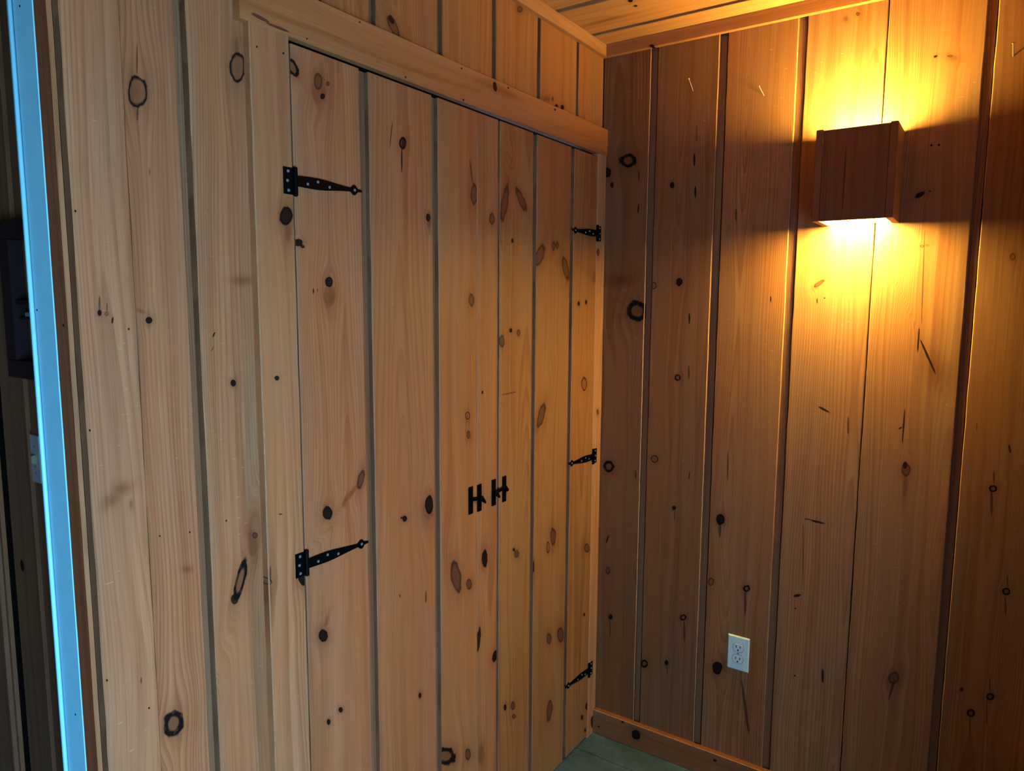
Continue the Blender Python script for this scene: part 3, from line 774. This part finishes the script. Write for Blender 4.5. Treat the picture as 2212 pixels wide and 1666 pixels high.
# ------------------------------------------------------------------ power outlet
PLATE = flat('outlet_plastic', (0.64, 0.84, 0.88), 0.35, 0, 0.5, 0.05, 60)
HOLE = flat('outlet_slot', (0.01, 0.01, 0.01), 0.6)
oy, oz = -0.5290, 0.4535
outl = empty('electrical_outlet', (-0.0002, oy, oz))
tag(outl, 'grey ribbed electrical outlet cover with two sockets on the right wall', 'outlet')


def out_part(name, me, mat, parent=None, depth=0.0, x=0.0, z=0.0):
    o = link(name, me, mat, parent or outl)
    if parent is None: o.matrix_basis = Matrix.Translation((-depth, x, z)) @ M_RIGHT
    else: o.location = (x, depth, z)
    return o


bm = bmesh.new()                                   # ribbed cover plate: profile across its width, swept upwards
hw, hh, th = 0.0345, 0.0570, 0.0052
prof = [(-hw, 0.0), (-hw, th * 0.45), (-hw + 0.003, th)]
nx = 22
for i in range(nx):
    xa = -hw + 0.008 + (2 * hw - 0.016) * i / nx
    wdt = (2 * hw - 0.016) / nx
    prof += [(xa, th), (xa + wdt * 0.35, th - 0.0005), (xa + wdt * 0.7, th)]
prof += [(hw - 0.003, th), (hw, th * 0.45), (hw, 0.0)]
rows = []
for z_, sy in ((-hh, 0.45), (-hh + 0.003, 1.0), (hh - 0.003, 1.0), (hh, 0.45)):
    rows.append([bm.verts.new((x_, y_ * sy, z_)) for x_, y_ in prof])
for r0, r1 in zip(rows, rows[1:]):
    for i in range(len(prof) - 1): bm.faces.new((r0[i], r0[i + 1], r1[i + 1], r1[i]))
bm.faces.new(rows[0]); bm.faces.new(rows[-1][::-1])
out_part('cover_plate', mesh_of(bm), PLATE)


def socket_outline(r, flatz):
    pts = []
    for i in range(28):
        a_ = 2 * math.pi * i / 28
        x_, z_ = r * math.cos(a_), r * math.sin(a_)
        pts.append((x_, max(-flatz, min(flatz, z_))))
    res = []
    for p_ in pts:
        if not res or (abs(res[-1][0] - p_[0]) + abs(res[-1][1] - p_[1])) > 1e-5: res.append(p_)
    return res


GAPM = flat('outlet_gap', (0.10, 0.14, 0.15), 0.6)
for dz in (0.0193, -0.0193):
    rim = out_part('socket_rim', prism(socket_outline(0.0178, 0.0146), 0.0, 0.0004), GAPM, None, th, 0, dz)
    rc = out_part('receptacle', prism(socket_outline(0.0166, 0.0134), 0.0, 0.0016, 0.0007), PLATE, None, th, 0, dz)
    for sx in (-0.0064, 0.0064):
        out_part('slot', prism([(-0.0013, -0.0042), (0.0013, -0.0042), (0.0013, 0.0042), (-0.0013, 0.0042)], 0.0, 0.0003), HOLE, rc, 0.0015, sx, 0.0035)
    out_part('ground_hole', prism([(-0.0026, -0.0026)] + [(0.0026 * math.cos(a_), 0.0026 * math.sin(a_)) for a_ in [math.pi * i / 10 for i in range(11)]][0:0] +
                                  [(0.0026, -0.0026), (0.0026, 0.0006), (0.0015, 0.0026), (-0.0015, 0.0026), (-0.0026, 0.0006)], 0.0, 0.0003), HOLE, rc, 0.0015, 0, -0.0072)
s_ = link('screw', SCREW_ME, None, outl); s_.matrix_basis = Matrix.Translation((-th, 0, 0)) @ M_RIGHT

# ------------------------------------------------------------------ nails left in the right wall
NAIL = flat('nail_steel', (0.35, 0.28, 0.22), 0.4, 0.7, 0.5, 0.2, 200)


def nail(base_px, head_px, length, label):
    p = on_x(*base_px); d_ = ray(*head_px).normalized()
    # the head lies on the ray through its pixel, at about the nail's length from the board
    best = None
    for i in range(4000):
        q = CAM + d_ * (1.0 + i * 0.0008)
        e_ = abs((q - p).length - length)
        if q.x < -0.004 and (best is None or e_ < best[0]): best = (e_, q)
    ax_ = (best[1] - p).normalized(); L_ = (best[1] - p).length
    root = empty('nail', p)
    rm = ax_.to_track_quat('Z', 'Y').to_matrix().to_4x4()
    sh = link('shank', rod(0.0013, -0.004, L_), NAIL, root); sh.matrix_basis = rm
    hd = link('head', rod(0.0032, L_ - 0.0002, L_ + 0.0012, 14), NAIL, root); hd.matrix_basis = rm
    tag(root, label, 'nail', 'nails sticking out of the right wall')


nail((1497, 196), (1488, 170), 0.040, 'bent nail sticking out of the wall, nearest the room corner')
nail((1650, 206), (1640, 187), 0.030, 'short nail sticking out of the wall between the corner nail and the sconce')
nail((2188.5, 121), (2189, 93), 0.036, 'nail sticking out of the wall to the right of the sconce')

# ------------------------------------------------------------------ things in the passage
PURPLE = flat('purple_wood', (0.016, 0.008, 0.012), 0.45, 0, 0.4, 0.3, 25)
FD = 0.030
fr_y0, fr_y1 = 0.40, on_x(18, 812, XH - FD).y
fr_z0, fr_z1 = on_x(18, 814, XH - FD).z, on_x(0, 478, XH - FD).z
frm = empty('wall_shelf', (XH, (fr_y0 + fr_y1) / 2, fr_z0))
tag(frm, 'dark purple-brown box shelf hung on the passage wall', 'shelf')
hy = (fr_y1 - fr_y0) / 2; fh = fr_z1 - fr_z0
zm = on_x(60, 654, XH - 0.02).z - fr_z0; zl = on_x(60, 687, XH - 0.015).z - fr_z0
for nm, b_ in (('bottom_board', (-FD, -0.0008, -hy, hy, 0.0, 0.040)), ('top_board', (-FD, -0.0008, -hy, hy, fh - 0.040, fh)),
               ('side_board', (-FD, -0.0008, hy - 0.050, hy, 0.0402, fh - 0.0402)), ('side_board', (-FD, -0.0008, -hy, -hy + 0.050, 0.0402, fh - 0.0402)),
               ('middle_shelf', (-FD + 0.006, -0.0008, -hy + 0.0505, hy - 0.0505, zm - 0.006, zm + 0.006)),
               ('lower_shelf', (-FD + 0.010, -0.0008, -hy + 0.0505, hy - 0.0505, zl - 0.004, zl + 0.002))):
    link(nm, bevel_box(*b_, 0.0015), PURPLE, frm)
bx = link('folded_card', bevel_box(-0.018, -0.003, -0.075, 0.085, 0.0, 0.011, 0.002), flat('card_blue', (0.16, 0.36, 0.52), 0.5, 0, 0.5, 0.6, 120))
bx.location = (XH, (fr_y0 + fr_y1) / 2, fr_z0 + zl + 0.0022)
tag(bx, 'small pale blue folded card lying inside the dark box shelf', 'card')

sw_y, sw_z = -0.0, 0.0
pa, pb = on_x(68, 938, XH), on_x(95, 1045, XH)
sw_o = empty('light_switch', (XH - 0.0002, (pa.y + pb.y) / 2, (pa.z + pb.z) / 2))
tag(sw_o, 'pale grey light switch plate on the passage wall', 'light switch')
def sw_part(name, me, mat, depth=0.0, x=0.0, z=0.0):
    o = link(name, me, mat, sw_o); o.matrix_basis = Matrix.Translation((-depth, x, z)) @ M_RIGHT; return o


SWM = flat('switch_plastic', (0.40, 0.47, 0.48), 0.4, 0, 0.5, 0.06, 60)
sw_part('cover_plate', prism([(-0.0235, -0.057), (0.0235, -0.057), (0.0235, 0.057), (-0.0235, 0.057)], 0.0, 0.005, 0.002), SWM)
tg = sw_part('toggle', prism([(-0.005, -0.010), (0.005, -0.010), (0.005, 0.010), (-0.005, 0.010)], 0.0, 0.009, 0.002), flat('switch_toggle', (0.30, 0.30, 0.22), 0.4), 0.005)
for dz in (0.030, -0.018, -0.034):
    o = link('screw', SCREW_ME, None, sw_o); o.matrix_basis = Matrix.Translation((-0.005, 0, dz)) @ M_RIGHT

# ------------------------------------------------------------------ bench whose corner just enters the frame at the lower right
bench = empty('bench', (-0.19, -1.585, 0.0))
tag(bench, 'low wooden bench against the right wall, only its corner in view', 'bench')
BW = pine_material([], tint=(0.95, 0.85, 0.7), late=0.3, scuff=0.1)
zt = 0.352
o = link('seat', bevel_box(-0.16, 0.158, -0.300, 0.300, zt - 0.028, zt, 0.006, 3), BW, bench)
for sx in (-0.13, 0.13):
    for sy in (-0.26, 0.26):
        link('leg', bevel_box(sx - 0.02, sx + 0.02, sy - 0.02, sy + 0.02, 0.0, zt - 0.0282, 0.003), BW, bench)
for sx in (-0.13, 0.13):
    link('rail', bevel_box(sx - 0.01, sx + 0.01, -0.239, 0.239, zt - 0.09, zt - 0.029, 0.002), BW, bench)

# window frames of the unseen openings
FRM = flat('window_paint', (0.6, 0.6, 0.58), 0.5)
YW = YB - 0.34
tag(boxes('window_1', [(-2.95, -2.92, YW - 0.04, YW + 0.01, 0.1, 1.5), (-2.08, -2.05, YW - 0.04, YW + 0.01, 0.1, 1.5), (-2.92, -2.08, YW - 0.04, YW + 0.01, 0.1, 0.13), (-2.92, -2.08, YW - 0.04, YW + 0.01, 1.47, 1.5)], FRM),
    'unseen tall white framed window, set deep to narrow the daylight', 'window', kind='structure')
